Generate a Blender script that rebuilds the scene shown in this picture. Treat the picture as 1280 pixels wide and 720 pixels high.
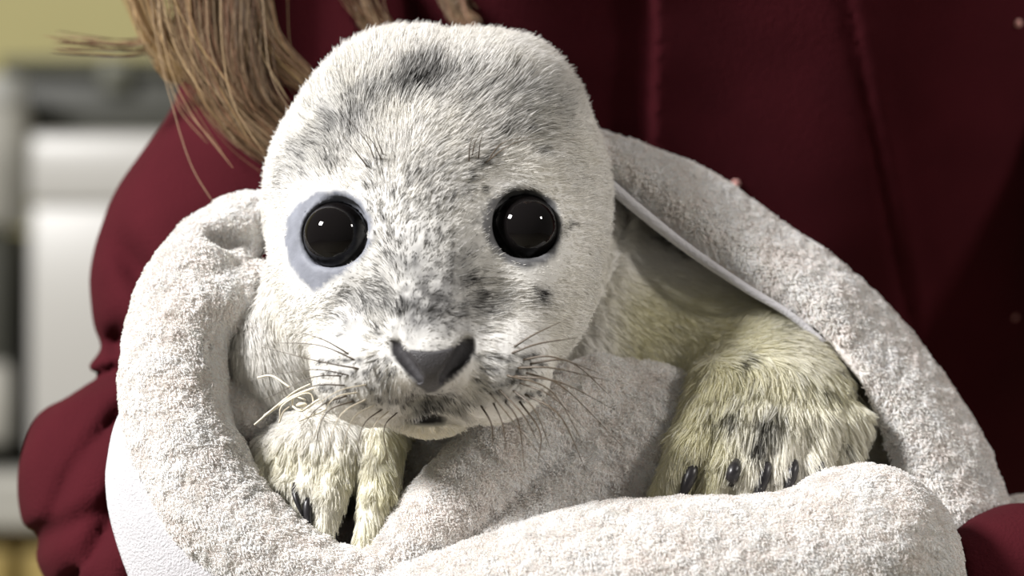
import bpy, math, random
import numpy as np
from mathutils import Vector

# ------------------------------------------------------------------ camera, world, lights, exposure
S = 0.00035            # metres per photo pixel on the plane y = 0
DC = 1.6               # camera distance to that plane
CZ = 1.15              # camera height
DP = DC / S
scene = bpy.context.scene
scn_col = scene.collection
for o in list(bpy.data.objects):
    bpy.data.objects.remove(o)

cam_d = bpy.data.cameras.new('camera')
cam = bpy.data.objects.new('camera', cam_d)
scn_col.objects.link(cam)
cam.location = (0, -DC, CZ)
cam.rotation_euler = (math.radians(90), 0, 0)
cam_d.sensor_width = 36.0
cam_d.lens = 36.0 * DC / (1280 * S)
cam_d.clip_start = 0.05
cam_d.dof.use_dof = True
cam_d.dof.focus_distance = DC - 0.022
cam_d.dof.aperture_fstop = 4.4
scene.camera = cam

world = bpy.data.worlds.new('world')
scene.world = world
world.use_nodes = True
bg = world.node_tree.nodes['Background']
bg.inputs[0].default_value = (1.0, 0.97, 0.92, 1)
bg.inputs[1].default_value = 0.11

def area_light(name, loc, target, sx, sy, power, col):
    l = bpy.data.lights.new(name, 'AREA')
    l.shape = 'RECTANGLE'; l.size = sx; l.size_y = sy
    l.energy = power; l.color = col
    o = bpy.data.objects.new(name, l)
    scn_col.objects.link(o)
    o.location = loc
    d = Vector(target) - Vector(loc)
    o.rotation_euler = d.to_track_quat('-Z', 'Y').to_euler()
    return o
area_light('key_lamp_left_offscreen', (-1.62, -0.85, 2.40), (0, 0, 1.15), 0.45, 0.40, 86, (1.0, 0.985, 0.98))
area_light('side_lamp_right_offscreen', (1.75, -0.78, 2.25), (0, 0, 1.15), 0.22, 0.22, 17, (1.0, 0.95, 0.90))

scene.view_settings.view_transform = 'Standard'
scene.view_settings.look = 'None'
scene.view_settings.exposure = 0.32
scene.view_settings.gamma = 1.0
scene.view_settings.use_curve_mapping = False

rng = np.random.default_rng(7)
random.seed(7)

# ------------------------------------------------------------------ helpers
def at(px, py, d):
    """photo pixel at depth d (pixel units behind the plane y=0) -> model units (x, d, z)"""
    f = (DP + d) / DP
    return np.array([(px - 640) * f, d, (360 - py) * f], dtype=np.float64)
def topx(P):
    f = DP / (DP + P[:, 1])
    return P[:, 0] * f + 640, 360 - P[:, 2] * f
def world_pts(P):
    W = np.array(P, dtype=np.float64) * S
    W[:, 2] += CZ
    return W
def wp(px, py, d):
    return world_pts(at(px, py, d)[None])[0]

def hash3(i, j, k, seed):
    with np.errstate(over='ignore'):
        h = (i.astype(np.uint32) * np.uint32(374761393) + j.astype(np.uint32) * np.uint32(668265263)
             + k.astype(np.uint32) * np.uint32(2147483647 - 12345) + np.uint32(seed * 974711 + 13))
        h = (h ^ (h >> np.uint32(13))) * np.uint32(1274126177)
        h = h ^ (h >> np.uint32(16))
    return (h & np.uint32(0xffffff)).astype(np.float64) / 0xffffff
def noise(P, scale, seed=0):
    """value noise in -1..1"""
    Q = np.asarray(P) / scale + 1000.0
    I = np.floor(Q).astype(np.int64); F = Q - I
    F = F * F * (3 - 2 * F)
    r = 0
    for a in (0, 1):
        for b in (0, 1):
            for c in (0, 1):
                w = (F[:, 0] if a else 1 - F[:, 0]) * (F[:, 1] if b else 1 - F[:, 1]) * (F[:, 2] if c else 1 - F[:, 2])
                r = r + w * hash3(I[:, 0] + a, I[:, 1] + b, I[:, 2] + c, seed)
    return r * 2 - 1
def fbm(P, scale, seed=0, octv=3):
    r = 0; a = 1.0; t = 0
    for o in range(octv):
        r = r + a * noise(P, scale / 2 ** o, seed + o); t += a; a *= 0.5
    return r / t
def sstep(e0, e1, x):
    t = np.clip((x - e0) / (e1 - e0), 0, 1)
    return t * t * (3 - 2 * t)

# signed distance primitives, all vectorised on P (N,3) = (x, d, z)
def ell(c, r, rot=None):
    c = np.asarray(c, float); r = np.asarray(r, float)
    def f(P):
        q = P - c
        if rot is not None: q = q @ rot
        k0 = np.sqrt(((q / r) ** 2).sum(1)) + 1e-9
        k1 = np.sqrt(((q / (r * r)) ** 2).sum(1)) + 1e-9
        return k0 * (k0 - 1) / k1
    f.box = (c - r.max(), c + r.max())
    return f
def cone(a, b, ra, rb):
    a = np.asarray(a, float); b = np.asarray(b, float)
    ab = b - a; L = (ab * ab).sum() + 1e-9
    def f(P):
        q = P - a
        t = np.clip((q @ ab) / L, 0, 1)
        q = q - t[:, None] * ab
        return np.sqrt((q * q).sum(1)) - (ra + (rb - ra) * t)
    R = max(ra, rb)
    f.box = (np.minimum(a, b) - R, np.maximum(a, b) + R)
    return f
def rot_y(deg):     # turn in the picture plane
    a = math.radians(deg); c, s = math.cos(a), math.sin(a)
    return np.array([[c, 0, s], [0, 1, 0], [-s, 0, c]])
def smin(a, b, k):
    h = np.clip(0.5 + 0.5 * (b - a) / k, 0, 1)
    return b + (a - b) * h - k * h * (1 - h)
def smax(a, b, k):
    return -smin(-a, -b, k)
def catmull(pts, n):
    pts = np.asarray(pts, float)
    m = len(pts)
    ext = np.vstack([2 * pts[0] - pts[1], pts, 2 * pts[-1] - pts[-2]])
    u = np.linspace(0, m - 1 - 1e-9, n)
    i = np.floor(u).astype(int); t = (u - i)[:, None]
    p0, p1, p2, p3 = ext[i], ext[i + 1], ext[i + 2], ext[i + 3]
    return 0.5 * (2 * p1 + (p2 - p0) * t + (2 * p0 - 5 * p1 + 4 * p2 - p3) * t ** 2 + (3 * p1 - p0 - 3 * p2 + p3) * t ** 3)

class SDF:
    """ordered list of smooth unions / cuts; each only evaluated near its own box"""
    def __init__(self): self.ops = []
    def add(self, f, k=20): self.ops.append((f, k, 1)); return self
    def cut(self, f, k=6): self.ops.append((f, k, -1)); return self
    def chain(self, pts, k=20, n=None):     # pts: (px,py,d,r)
        P = [list(at(*p[:3])) + [p[3]] for p in pts]
        if n: P = catmull(P, n)
        for a, b in zip(P[:-1], P[1:]):
            self.add(cone(a[:3], b[:3], a[3], b[3]), k)
        return self
    def __call__(self, P):
        od = np.argsort(P[:, 0]); Ps = P[od]
        X, Y, Z = (np.ascontiguousarray(Ps[:, i]) for i in range(3))
        v = np.full(len(P), 1e3)
        for f, k, s in self.ops:
            m = 60 + k
            i0, i1 = np.searchsorted(X, (f.box[0][0] - m, f.box[1][0] + m))
            if i1 <= i0: continue
            y = Y[i0:i1]; z = Z[i0:i1]
            idx = np.nonzero((y > f.box[0][1] - m) & (y < f.box[1][1] + m) & (z > f.box[0][2] - m) & (z < f.box[1][2] + m))[0]
            if len(idx) == 0: continue
            idx += i0
            g = f(Ps[idx])
            if s > 0: v[idx] = smin(v[idx], g, k)
            else: v[idx] = smax(v[idx], -g, k)
        out = np.empty(len(P)); out[od] = v
        return out

def surface_nets(sdf, lo, hi, h, iters=2):
    lo = np.asarray(lo, float); hi = np.asarray(hi, float)
    n = np.ceil((hi - lo) / h).astype(int) + 1
    # coarse pass to find the active blocks, fine values only there
    ax = [lo[i] + h * np.arange(n[i]) for i in range(3)]
    cs = 4
    ca = [a[::cs] for a in ax]
    G = np.stack(np.meshgrid(*ca, indexing='ij'), -1).reshape(-1, 3)
    cv = sdf(G).reshape([len(a) for a in ca])
    full = np.repeat(np.repeat(np.repeat(cv, cs, 0), cs, 1), cs, 2)[:n[0], :n[1], :n[2]]
    act = np.nonzero(np.abs(full) < h * cs * 2.6)
    V = full.copy()
    Pa = np.stack([ax[i][act[i]] for i in range(3)], -1)
    V[act] = sdf(Pa)
    V[0], V[-1] = 1e3, 1e3; V[:, 0], V[:, -1] = 1e3, 1e3; V[:, :, 0], V[:, :, -1] = 1e3, 1e3
    ins = V < 0
    c = [ins[a:n[0] - 1 + a, b:n[1] - 1 + b, d:n[2] - 1 + d] for a in (0, 1) for b in (0, 1) for d in (0, 1)]
    tot = sum(x.astype(np.int8) for x in c)
    cells = np.argwhere((tot > 0) & (tot < 8))
    vid = -np.ones([k - 1 for k in n], dtype=np.int64)
    vid[tuple(cells.T)] = np.arange(len(cells))
    acc = np.zeros((len(cells), 3)); cnt = np.zeros(len(cells))
    offs = [np.array([a, b, d]) for a in (0, 1) for b in (0, 1) for d in (0, 1)]
    for o1 in offs:
        for axis in range(3):
            if o1[axis]: continue
            o2 = o1.copy(); o2[axis] = 1
            v1 = V[tuple((cells + o1).T)]; v2 = V[tuple((cells + o2).T)]
            x = (v1 < 0) != (v2 < 0)
            t = np.where(x, v1 / (v1 - v2 + 1e-12), 0)
            p = cells + o1 + t[:, None] * (o2 - o1)
            acc[x] += p[x]; cnt[x] += 1
    P = lo + h * acc / cnt[:, None]
    quads = []
    for axis in range(3):
        sl1 = [slice(None)] * 3; sl2 = [slice(None)] * 3
        sl1[axis] = slice(0, -1); sl2[axis] = slice(1, None)
        x = ins[tuple(sl1)] != ins[tuple(sl2)]
        e = np.argwhere(x)
        e = e[(e[:, (axis + 1) % 3] > 0) & (e[:, (axis + 2) % 3] > 0)]
        u = np.zeros(3, int); u[(axis + 1) % 3] = 1
        w = np.zeros(3, int); w[(axis + 2) % 3] = 1
        q = np.stack([vid[tuple((e - u - w).T)], vid[tuple((e - w).T)], vid[tuple(e.T)], vid[tuple((e - u).T)]], 1)
        flip = ~ins[tuple(e.T)]
        q[flip] = q[flip][:, ::-1]
        quads.append(q)
    Q = np.vstack(quads); Q = Q[(Q >= 0).all(1)]
    for _ in range(iters):
        v = sdf(P); g = grad(sdf, P, h * 0.4)
        P = P - np.clip(v, -h, h)[:, None] * g
    return P, Q
def grad(sdf, P, e=1.5):
    T = np.array([[1, -1, -1], [-1, -1, 1], [-1, 1, -1], [1, 1, 1]], float)
    g = sum(t * sdf(P + t * e * 0.6)[:, None] for t in T)
    return g / (np.linalg.norm(g, axis=1)[:, None] + 1e-9)

# ---- object helpers
def empty(name, loc, label=None, cat=None, group=None):
    o = bpy.data.objects.new(name, None)
    o.empty_display_size = 0.05
    scn_col.objects.link(o); o.location = loc
    if label: o['label'] = label
    if cat: o['category'] = cat
    if group: o['group'] = group
    return o
def base_of(parent):
    b = np.zeros(3)
    while parent is not None:
        b = b + np.array(parent.location); parent = parent.parent
    return b
def mesh_obj(name, W, F, mat, parent=None, smooth=True, colors=None, kind=None, label=None):
    """W are world points; the object is linked as one mesh below its parent"""
    W = np.asarray(W, float) - base_of(parent)
    me = bpy.data.meshes.new(name)
    if isinstance(F, np.ndarray):
        F = F.tolist()
    me.from_pydata(W.tolist(), [], F)
    if smooth:
        me.polygons.foreach_set('use_smooth', np.ones(len(me.polygons), dtype=bool))
    if colors is not None:
        ca = me.color_attributes.new('coat', 'FLOAT_COLOR', 'POINT')
        c4 = np.ones((len(W), 4), dtype=np.float32); c4[:, :3] = colors
        ca.data.foreach_set('color', c4.ravel())
    me.update()
    o = bpy.data.objects.new(name, me)
    if mat: me.materials.append(mat)
    scn_col.objects.link(o)
    if parent: o.parent = parent
    if kind: o['kind'] = kind
    if label: o['label'] = label
    return o
def strands_obj(name, pts, rad, col, mat, parent, kind='stuff', label=None):
    """pts (N,K,3) world, rad (N,K) metres, col (N,3)"""
    N, K, _ = pts.shape
    pts = pts - base_of(parent)
    hc = bpy.data.hair_curves.new(name)
    hc.add_curves([K] * N)
    hc.attributes['position'].data.foreach_set('vector', pts.astype(np.float32).ravel()) if 'position' in hc.attributes else None
    ra = hc.attributes.get('radius') or hc.attributes.new('radius', 'FLOAT', 'POINT')
    ra.data.foreach_set('value', rad.astype(np.float32).ravel())
    ca = hc.attributes.new('coat', 'FLOAT_COLOR', 'CURVE')
    c4 = np.ones((N, 4), dtype=np.float32); c4[:, :3] = col
    ca.data.foreach_set('color', c4.ravel())
    hc.materials.append(mat)
    o = bpy.data.objects.new(name, hc)
    scn_col.objects.link(o); o.parent = parent
    if kind: o['kind'] = kind
    if label: o['label'] = label
    return o
def sample_mesh(P, Q, n, wfun=None):
    T = np.vstack([Q[:, [0, 1, 2]], Q[:, [0, 2, 3]]])
    a, b, c = P[T[:, 0]], P[T[:, 1]], P[T[:, 2]]
    ar = np.linalg.norm(np.cross(b - a, c - a), axis=1) * 0.5
    if wfun is not None: ar = ar * wfun((a + b + c) / 3, T)
    cum = np.cumsum(ar); 
    t = np.searchsorted(cum, rng.random(n) * cum[-1]); t = np.clip(t, 0, len(T) - 1)
    u = np.sqrt(rng.random(n)); v = rng.random(n)
    w = np.stack([1 - u, u * (1 - v), u * v], 1)
    X = a[t] * w[:, :1] + b[t] * w[:, 1:2] + c[t] * w[:, 2:]
    return X
def tube(path, radii, sides=8):
    """closed tube along path (world or model points)"""
    path = np.asarray(path, float); n = len(path)
    V = []; F = []
    tan = np.gradient(path, axis=0)
    tan /= np.linalg.norm(tan, axis=1)[:, None] + 1e-12
    up = np.array([0.13, 0.9, 0.31])
    for i in range(n):
        a = np.cross(tan[i], up); a /= np.linalg.norm(a) + 1e-12
        b = np.cross(tan[i], a)
        for j in range(sides):
            th = 2 * math.pi * j / sides
            V.append(path[i] + radii[i] * (math.cos(th) * a + math.sin(th) * b))
    for i in range(n - 1):
        for j in range(sides):
            j2 = (j + 1) % sides
            F.append([i * sides + j, i * sides + j2, (i + 1) * sides + j2, (i + 1) * sides + j])
    F.append(list(range(sides))[::-1]); F.append([(n - 1) * sides + j for j in range(sides)])
    return np.array(V), F
def rbox(lo, hi, r=0.01, seg=2):
    """box with rounded edges, world metres"""
    import bmesh
    bm = bmesh.new()
    bmesh.ops.create_cube(bm, size=1)
    lo = Vector(lo); hi = Vector(hi)
    for v in bm.verts:
        v.co = Vector([(lo[i] + hi[i]) / 2 + v.co[i] * (hi[i] - lo[i]) for i in range(3)])
    bmesh.ops.bevel(bm, geom=list(bm.edges), offset=r, segments=seg, profile=0.5, affect='EDGES')
    bm.verts.ensure_lookup_table()
    V = np.array([v.co[:] for v in bm.verts]); F = [[v.index for v in f.verts] for f in bm.faces]
    bm.free()
    return V, F

# ---- materials
def mat_new(name):
    m = bpy.data.materials.new(name); m.use_nodes = True
    nt = m.node_tree
    return m, nt, nt.nodes['Principled BSDF']
def mat_plain(name, col, rough=0.6, spec=0.4, var=0.1, scale=30, bump=0.0, bscale=200, sheen=0.0, metal=0.0):
    m, nt, b = mat_new(name)
    tc = nt.nodes.new('ShaderNodeTexCoord')
    nz = nt.nodes.new('ShaderNodeTexNoise'); nz.inputs['Scale'].default_value = scale; nz.inputs['Detail'].default_value = 4
    nt.links.new(tc.outputs['Object'], nz.inputs['Vector'])
    rp = nt.nodes.new('ShaderNodeValToRGB')
    c = np.array(col)
    rp.color_ramp.elements[0].position = 0.3; rp.color_ramp.elements[1].position = 0.7
    rp.color_ramp.elements[0].color = (*np.clip(c * (1 - var), 0, 1), 1)
    rp.color_ramp.elements[1].color = (*np.clip(c * (1 + var), 0, 1), 1)
    nt.links.new(nz.outputs['Fac'], rp.inputs['Fac'])
    nt.links.new(rp.outputs['Color'], b.inputs['Base Color'])
    b.inputs['Roughness'].default_value = rough
    b.inputs['Specular IOR Level'].default_value = spec
    b.inputs['Metallic'].default_value = metal
    if sheen:
        b.inputs['Sheen Weight'].default_value = sheen; b.inputs['Sheen Roughness'].default_value = 0.5
        b.inputs['Sheen Tint'].default_value = (*np.clip(c * 2.0, 0, 1), 1)
    if bump:
        n2 = nt.nodes.new('ShaderNodeTexNoise'); n2.inputs['Scale'].default_value = bscale; n2.inputs['Detail'].default_value = 3
        nt.links.new(tc.outputs['Object'], n2.inputs['Vector'])
        bp = nt.nodes.new('ShaderNodeBump'); bp.inputs['Strength'].default_value = bump; bp.inputs['Distance'].default_value = 0.002
        nt.links.new(n2.outputs['Fac'], bp.inputs['Height'])
        nt.links.new(bp.outputs['Normal'], b.inputs['Normal'])
    return m
def mat_attr(name, rough=0.7, spec=0.2, trans=0.0, bump=0.0, bscale=400):
    m, nt, b = mat_new(name)
    a = nt.nodes.new('ShaderNodeAttribute'); a.attribute_name = 'coat'
    nt.links.new(a.outputs['Color'], b.inputs['Base Color'])
    b.inputs['Roughness'].default_value = rough
    b.inputs['Specular IOR Level'].default_value = spec
    if bump:
        tc = nt.nodes.new('ShaderNodeTexCoord')
        n2 = nt.nodes.new('ShaderNodeTexNoise'); n2.inputs['Scale'].default_value = bscale; n2.inputs['Detail'].default_value = 3
        nt.links.new(tc.outputs['Object'], n2.inputs['Vector'])
        bp = nt.nodes.new('ShaderNodeBump'); bp.inputs['Strength'].default_value = bump; bp.inputs['Distance'].default_value = 0.001
        nt.links.new(n2.outputs['Fac'], bp.inputs['Height'])
        nt.links.new(bp.outputs['Normal'], b.inputs['Normal'])
    if trans:
        tr = nt.nodes.new('ShaderNodeBsdfTranslucent')
        nt.links.new(a.outputs['Color'], tr.inputs['Color'])
        mx = nt.nodes.new('ShaderNodeMixShader'); mx.inputs[0].default_value = trans
        out = nt.nodes['Material Output']
        nt.links.new(b.outputs[0], mx.inputs[1]); nt.links.new(tr.outputs[0], mx.inputs[2])
        nt.links.new(mx.outputs[0], out.inputs['Surface'])
    return m
M_SKIN_COAT = mat_attr('seal_skin', 0.6, 0.3, bump=0.3)
M_FUR = mat_attr('seal_fur', 0.6, 0.15, trans=0.35)
M_TOWEL = mat_plain('terry_cotton', (0.88, 0.83, 0.79), 0.95, 0.1, 0.04, 60, 0.6, 500)
M_PILE = mat_attr('terry_pile', 0.9, 0.08, trans=0.4)
M_HEM = mat_plain('woven_hem', (0.62, 0.61, 0.63), 0.85, 0.15, 0.04, 300, 0.5, 900)
M_HOOD = mat_plain('maroon_fleece', (0.057, 0.0064, 0.0104), 0.95, 0.12, 0.10, 25, 0.35, 700)
M_TROUS = mat_plain('navy_cotton', (0.02, 0.022, 0.035), 0.9, 0.2, 0.1, 20)
M_PSKIN = mat_plain('person_skin', (0.62, 0.38, 0.29), 0.5, 0.4, 0.05, 30)
M_SHOE = mat_plain('black_rubber', (0.02, 0.02, 0.02), 0.5, 0.4, 0.1, 30)
M_HAIR = mat_attr('person_hair', 0.4, 0.4, trans=0.2)
M_EYE = None
def eye_mat():
    m, nt, b = mat_new('wet_black_eye')
    b.inputs['Base Color'].default_value = (0.006, 0.005, 0.005, 1)
    b.inputs['Roughness'].default_value = 0.03
    b.inputs['IOR'].default_value = 1.42
    b.inputs['Specular IOR Level'].default_value = 0.32
    return m
M_EYE = eye_mat()
M_NOSE = mat_attr('nose_leather', 0.45, 0.5, bump=0.5, bscale=1500)
M_CLAW = mat_plain('claw_horn', (0.022, 0.02, 0.022), 0.35, 0.5, 0.3, 150)
M_WHISK = mat_plain('whisker_horn', (0.10, 0.075, 0.05), 0.4, 0.5, 0.2, 100)
M_WHISKP = mat_plain('pale_whisker', (0.62, 0.55, 0.42), 0.4, 0.4, 0.1, 100)
M_THREAD = mat_plain('pale_thread', (0.80, 0.74, 0.60), 0.8, 0.2, 0.1, 100)
M_LINT = mat_plain('lint_fluff', (0.75, 0.42, 0.38), 0.9, 0.1, 0.1, 100)

# ------------------------------------------------------------------ the setting
V, F = rbox((-4.0, -3.0, -0.1), (4.0, 2.2, 0.0), 0.004, 1)
o = mesh_obj('floor', V, F, mat_plain('floor_vinyl', (0.30, 0.27, 0.20), 0.5, 0.4, 0.08, 6), smooth=False, kind='structure')
V, F = rbox((-4.0, 1.75, 0.0), (4.0, 1.9, 2.9), 0.004, 1)
o = mesh_obj('wall_back', V, F, mat_plain('wall_paint', (0.40, 0.36, 0.17), 0.8, 0.2, 0.04, 4), smooth=False, kind='structure')
V, F = rbox((-4.0, 1.735, 0.0), (4.0, 1.75, 0.10), 0.003, 1)
o = mesh_obj('baseboard_back', V, F, mat_plain('baseboard_paint', (0.35, 0.32, 0.25), 0.6, 0.3, 0.04, 4), smooth=False, kind='structure')

# ------------------------------------------------------------------ background furniture (far out of focus)
BD = 1.20 / S
def bz(py, d=BD): return wp(640, py, d)[2]
def bxx(px, d=BD): return wp(px, 360, d)[0]
M_CREAMW = mat_plain('white_enamel', (0.42, 0.41, 0.38), 0.35, 0.5, 0.03, 5)
M_TAN = mat_plain('tan_laminate', (0.30, 0.22, 0.07), 0.5, 0.4, 0.1, 12)
M_GREYT = mat_plain('grey_worktop', (0.33, 0.32, 0.28), 0.45, 0.4, 0.08, 40)
M_DARK = mat_plain('dark_plastic', (0.045, 0.045, 0.035), 0.5, 0.4, 0.1, 20)
M_DGREY = mat_plain('dark_grey_plastic', (0.10, 0.10, 0.075), 0.5, 0.4, 0.1, 20)
M_PALE = mat_plain('pale_grey_plastic', (0.42, 0.42, 0.39), 0.4, 0.4, 0.05, 20)
zc = bz(590)
cab = empty('counter_cabinet', (bxx(100), 1.45, 0.0), 'tan cabinet run with doors below the grey worktop, at the far wall', 'cabinet')
x0, x1 = bxx(-420), bxx(900)
V, F = rbox((x0, 1.22, 0.09), (x1, 1.733, zc - 0.045), 0.004, 1); mesh_obj('body', V, F, M_TAN, cab, False)
V, F = rbox((x0 + .02, 1.26, 0.0), (x1 - .02, 1.70, 0.09), 0.004, 1); mesh_obj('plinth', V, F, M_DARK, cab, False)
nd = 3
for i in range(nd):
    a = x0 + (x1 - x0) * i / nd + .006; b = x0 + (x1 - x0) * (i + 1) / nd - .006
    V, F = rbox((a, 1.200, 0.11), (b, 1.219, zc - 0.06), 0.004, 2); dr = mesh_obj('door', V, F, M_TAN, cab, False)
    Vv, Ff = tube([(b - .05, 1.199, zc - .30), (b - .05, 1.175, zc - .29), (b - .05, 1.175, zc - .17), (b - .05, 1.199, zc - .16)], [.006] * 4, 8)
    mesh_obj('handle', Vv, Ff, M_PALE, dr)
V, F = rbox((x0 - .01, 1.18, zc - 0.044), (x1 + .01, 1.734, zc), 0.008, 2)
wt = mesh_obj('worktop', V, F, M_GREYT, None, False); wt['label'] = 'grey worktop running along the far wall over the tan cabinet'; wt['category'] = 'worktop'

# white enamel appliance with a rounded lid
za, zb = zc + 0.0, bz(165)
ap = empty('white_cooler', (bxx(330), 1.4, zc), 'large white box-shaped cooler on the grey worktop behind the person', 'cooler')
xa, xb = bxx(33), bxx(760)
V, F = rbox((xa, 1.215, zc + 0.012), (xb, 1.60, zb - 0.055), 0.005, 2); mesh_obj('body', V, F, M_CREAMW, ap)
V, F = rbox((xa - .0005, 1.2145, zb - 0.0545), (xb + .0005, 1.6005, zb), 0.006, 2); mesh_obj('lid', V, F, M_CREAMW, ap)
for sx in (0.08, 0.92):
    for yy in (1.25, 1.56):
        V, F = rbox((xa + sx * (xb - xa) - .02, yy - .02, zc), (xa + sx * (xb - xa) + .02, yy + .02, zc + .014), 0.003, 1); mesh_obj('foot', V, F, M_DARK, ap)
V, F = rbox((xa - .009, 1.36, zb - .16), (xa - .0005, 1.48, zb - .12), 0.006, 2); mesh_obj('handle', V, F, M_PALE, ap)

# dark equipment case on the white cooler
ec = empty('equipment_case', (bxx(230), 1.4, zb), 'dark grey equipment case lying on top of the white cooler', 'case')
V, F = rbox((bxx(-32), 1.34, zb + .001), (bxx(420), 1.58, zb + .052), 0.010, 2); mesh_obj('base', V, F, M_DARK, ec)
V, F = rbox((bxx(-34), 1.335, zb + .053), (bxx(422), 1.585, bz(62)), 0.012, 2); mesh_obj('lid', V, F, M_DGREY, ec)
for px in (120, 300):
    V, F = rbox((bxx(px) - .012, 1.326, zb + .038), (bxx(px) + .012, 1.336, zb + .066), 0.003, 1); mesh_obj('latch', V, F, M_DGREY, ec)
# pale grey jar beside it
def lathe(cx, cy, prof, n=24):
    V = []; F = []
    for (r, z) in prof:
        for j in range(n):
            t = 2 * math.pi * j / n; V.append((cx + r * math.cos(t), cy + r * math.sin(t), z))
    for i in range(len(prof) - 1):
        for j in range(n):
            F.append([i * n + j, i * n + (j + 1) % n, (i + 1) * n + (j + 1) % n, (i + 1) * n + j])
    F.append(list(range(n))[::-1]); F.append([(len(prof) - 1) * n + j for j in range(n)])
    return np.array(V), F
# dark appliance at the left of the cooler, on the worktop
dk = empty('black_appliance', (bxx(-70), 1.42, zc), 'black box-shaped appliance on the worktop beside the white cooler', 'appliance')
V, F = rbox((bxx(-240), 1.24, zc + .008), (bxx(2), 1.60, bz(285)), 0.012, 2); mesh_obj('housing', V, F, M_DARK, dk)
V, F = rbox((bxx(-225), 1.232, zc + .03), (bxx(-60), 1.241, bz(300)), 0.004, 1); mesh_obj('front_door', V, F, M_DGREY, dk)
V, F = rbox((bxx(-50), 1.232, zc + .02), (bxx(6), 1.241, bz(455)), 0.004, 1); mesh_obj('control_panel', V, F, M_GREYT, dk)
for px in (-220, -15):
    V, F = rbox((bxx(px) - .015, 1.27, zc), (bxx(px) + .015, 1.57, zc + .0085), 0.002, 1); mesh_obj('foot', V, F, M_DARK, dk)
ztop = bz(285)
jar = empty('storage_jar', (bxx(-36), 1.285, ztop), 'pale grey round storage jar with lid on top of the black appliance', 'jar')
cx = bxx(-36)
V, F = lathe(cx, 1.285, [(.030, ztop + .001), (.034, ztop + .006), (.034, bz(135)), (.028, bz(122))]); mesh_obj('body', V, F, M_GREYT, jar)
V, F = lathe(cx, 1.285, [(.029, bz(124)), (.030, bz(122)), (.030, bz(92)), (.026, bz(88))]); mesh_obj('lid', V, F, M_PALE, jar)

# ------------------------------------------------------------------ towel (shape first; the seal lies in it)
tow = SDF()
E = lambda px, py, d, r, rot=None: ell(at(px, py, d), r, rot)
tow.add(E(640, 860, 230, (520, 330, 250)), 10)                  # bundle underneath
tow.add(E(690, 640, 120, (215, 120, 195)), 40)                  # under the chin
tow.add(E(800, 560, 130, (150, 110, 112)), 40)
# long roll on the left side of the opening, round the bottom and up beneath the chin
tow.chain([(312, 272, 135, 34), (268, 312, 95, 44), (232, 375, 62, 56), (218, 450, 40, 62), (219, 520, 20, 61), (240, 580, 0, 61),
           (280, 648, -22, 61), (346, 706, -38, 56), (420, 740, -40, 52), (480, 735, -35, 48)], 12, 26)
tow.chain([(240, 392, 40, 46), (300, 372, 75, 34), (350, 352, 120, 24)], 16, 8)
tow.chain([(470, 738, -30, 46), (545, 655, -8, 52), (610, 588, 12, 54), (680, 528, 40, 52), (750, 490, 70, 44)], 9, 14)
tow.chain([(540, 765, -50, 42), (620, 700, -18, 44), (690, 630, 12, 40), (740, 570, 40, 34)], 10, 10)
tow.add(E(306, 512, 128, (64, 90, 78)), 14)
# front fold
tow.chain([(500, 800, -60, 78), (620, 768, -75, 88), (740, 752, -80, 112), (860, 750, -78, 120), (960, 740, -70, 112), (1040, 715, -60, 105),
           (1085, 690, -52, 100), (1110, 740, -45, 90)], 14, 22)
tow.add(E(1300, 705, 190, (100, 130, 90)), 12)
tow.add(E(1150, 760, 120, (120, 170, 120)), 20)
tow.add(E(300, 800, 90, (170, 140, 130)), 20)

# ------------------------------------------------------------------ the seal pup
EYE_L = at(420, 294, -73); EYE_R = at(656, 285, -73); ER = 42.0
def head_ops(s):
    s.add(E(547, 250, 85, (220, 200, 208)), 10)
    s.add(E(498, 146, 95, (98, 150, 100)), 34)
    s.add(E(622, 150, 95, (104, 150, 102)), 34)
    s.cut(cone(at(556, -10, 60), at(556, 42, 160), 16, 22), 24)
    s.add(E(446, 350, 0, (96, 110, 118)), 60)          # cheeks
    s.add(E(646, 350, 0, (96, 110, 118)), 60)
    s.add(cone(at(542, 240, -52), at(540, 414, -128), 66, 53), 46)   # bridge of the nose
    s.add(E(466, 459, -88, (76, 74, 71), rot_y(-4)), 40)             # whisker pads
    s.add(E(613, 457, -88, (76, 74, 71), rot_y(4)), 40)
    s.add(E(540, 448, -150, (46, 40, 38)), 26)                       # snout tip
    s.add(cone(at(542, 470, 20), at(538, 504, -80), 62, 36), 14)
    s.add(E(538, 514, -76, (55, 54, 30)), 14)                       # chin
    s.add(E(446, 232, -50, (44, 26, 16), rot_y(12)), 26)             # brows
    s.add(E(640, 222, -50, (44, 26, 16), rot_y(-12)), 26)
def body_ops(s):
    s.add(E(568, 350, 205, (236, 175, 200)), 7)                     # neck roll
    s.add(E(560, 520, 265, (270, 190, 190)), 60)
    s.add(E(374, 428, 112, (100, 108, 98)), 40)
    s.add(E(850, 400, 260, (120, 100, 110)), 50)                     # chest
    s.add(cone(at(720, 430, 285), at(1010, 560, 330), 185, 170), 60)
    s.add(cone(at(880, 430, 220), at(955, 480, 140), 90, 88), 40)    # shoulder
sealh = SDF(); head_ops(sealh)
seal = SDF(); head_ops(seal); body_ops(seal)
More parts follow.
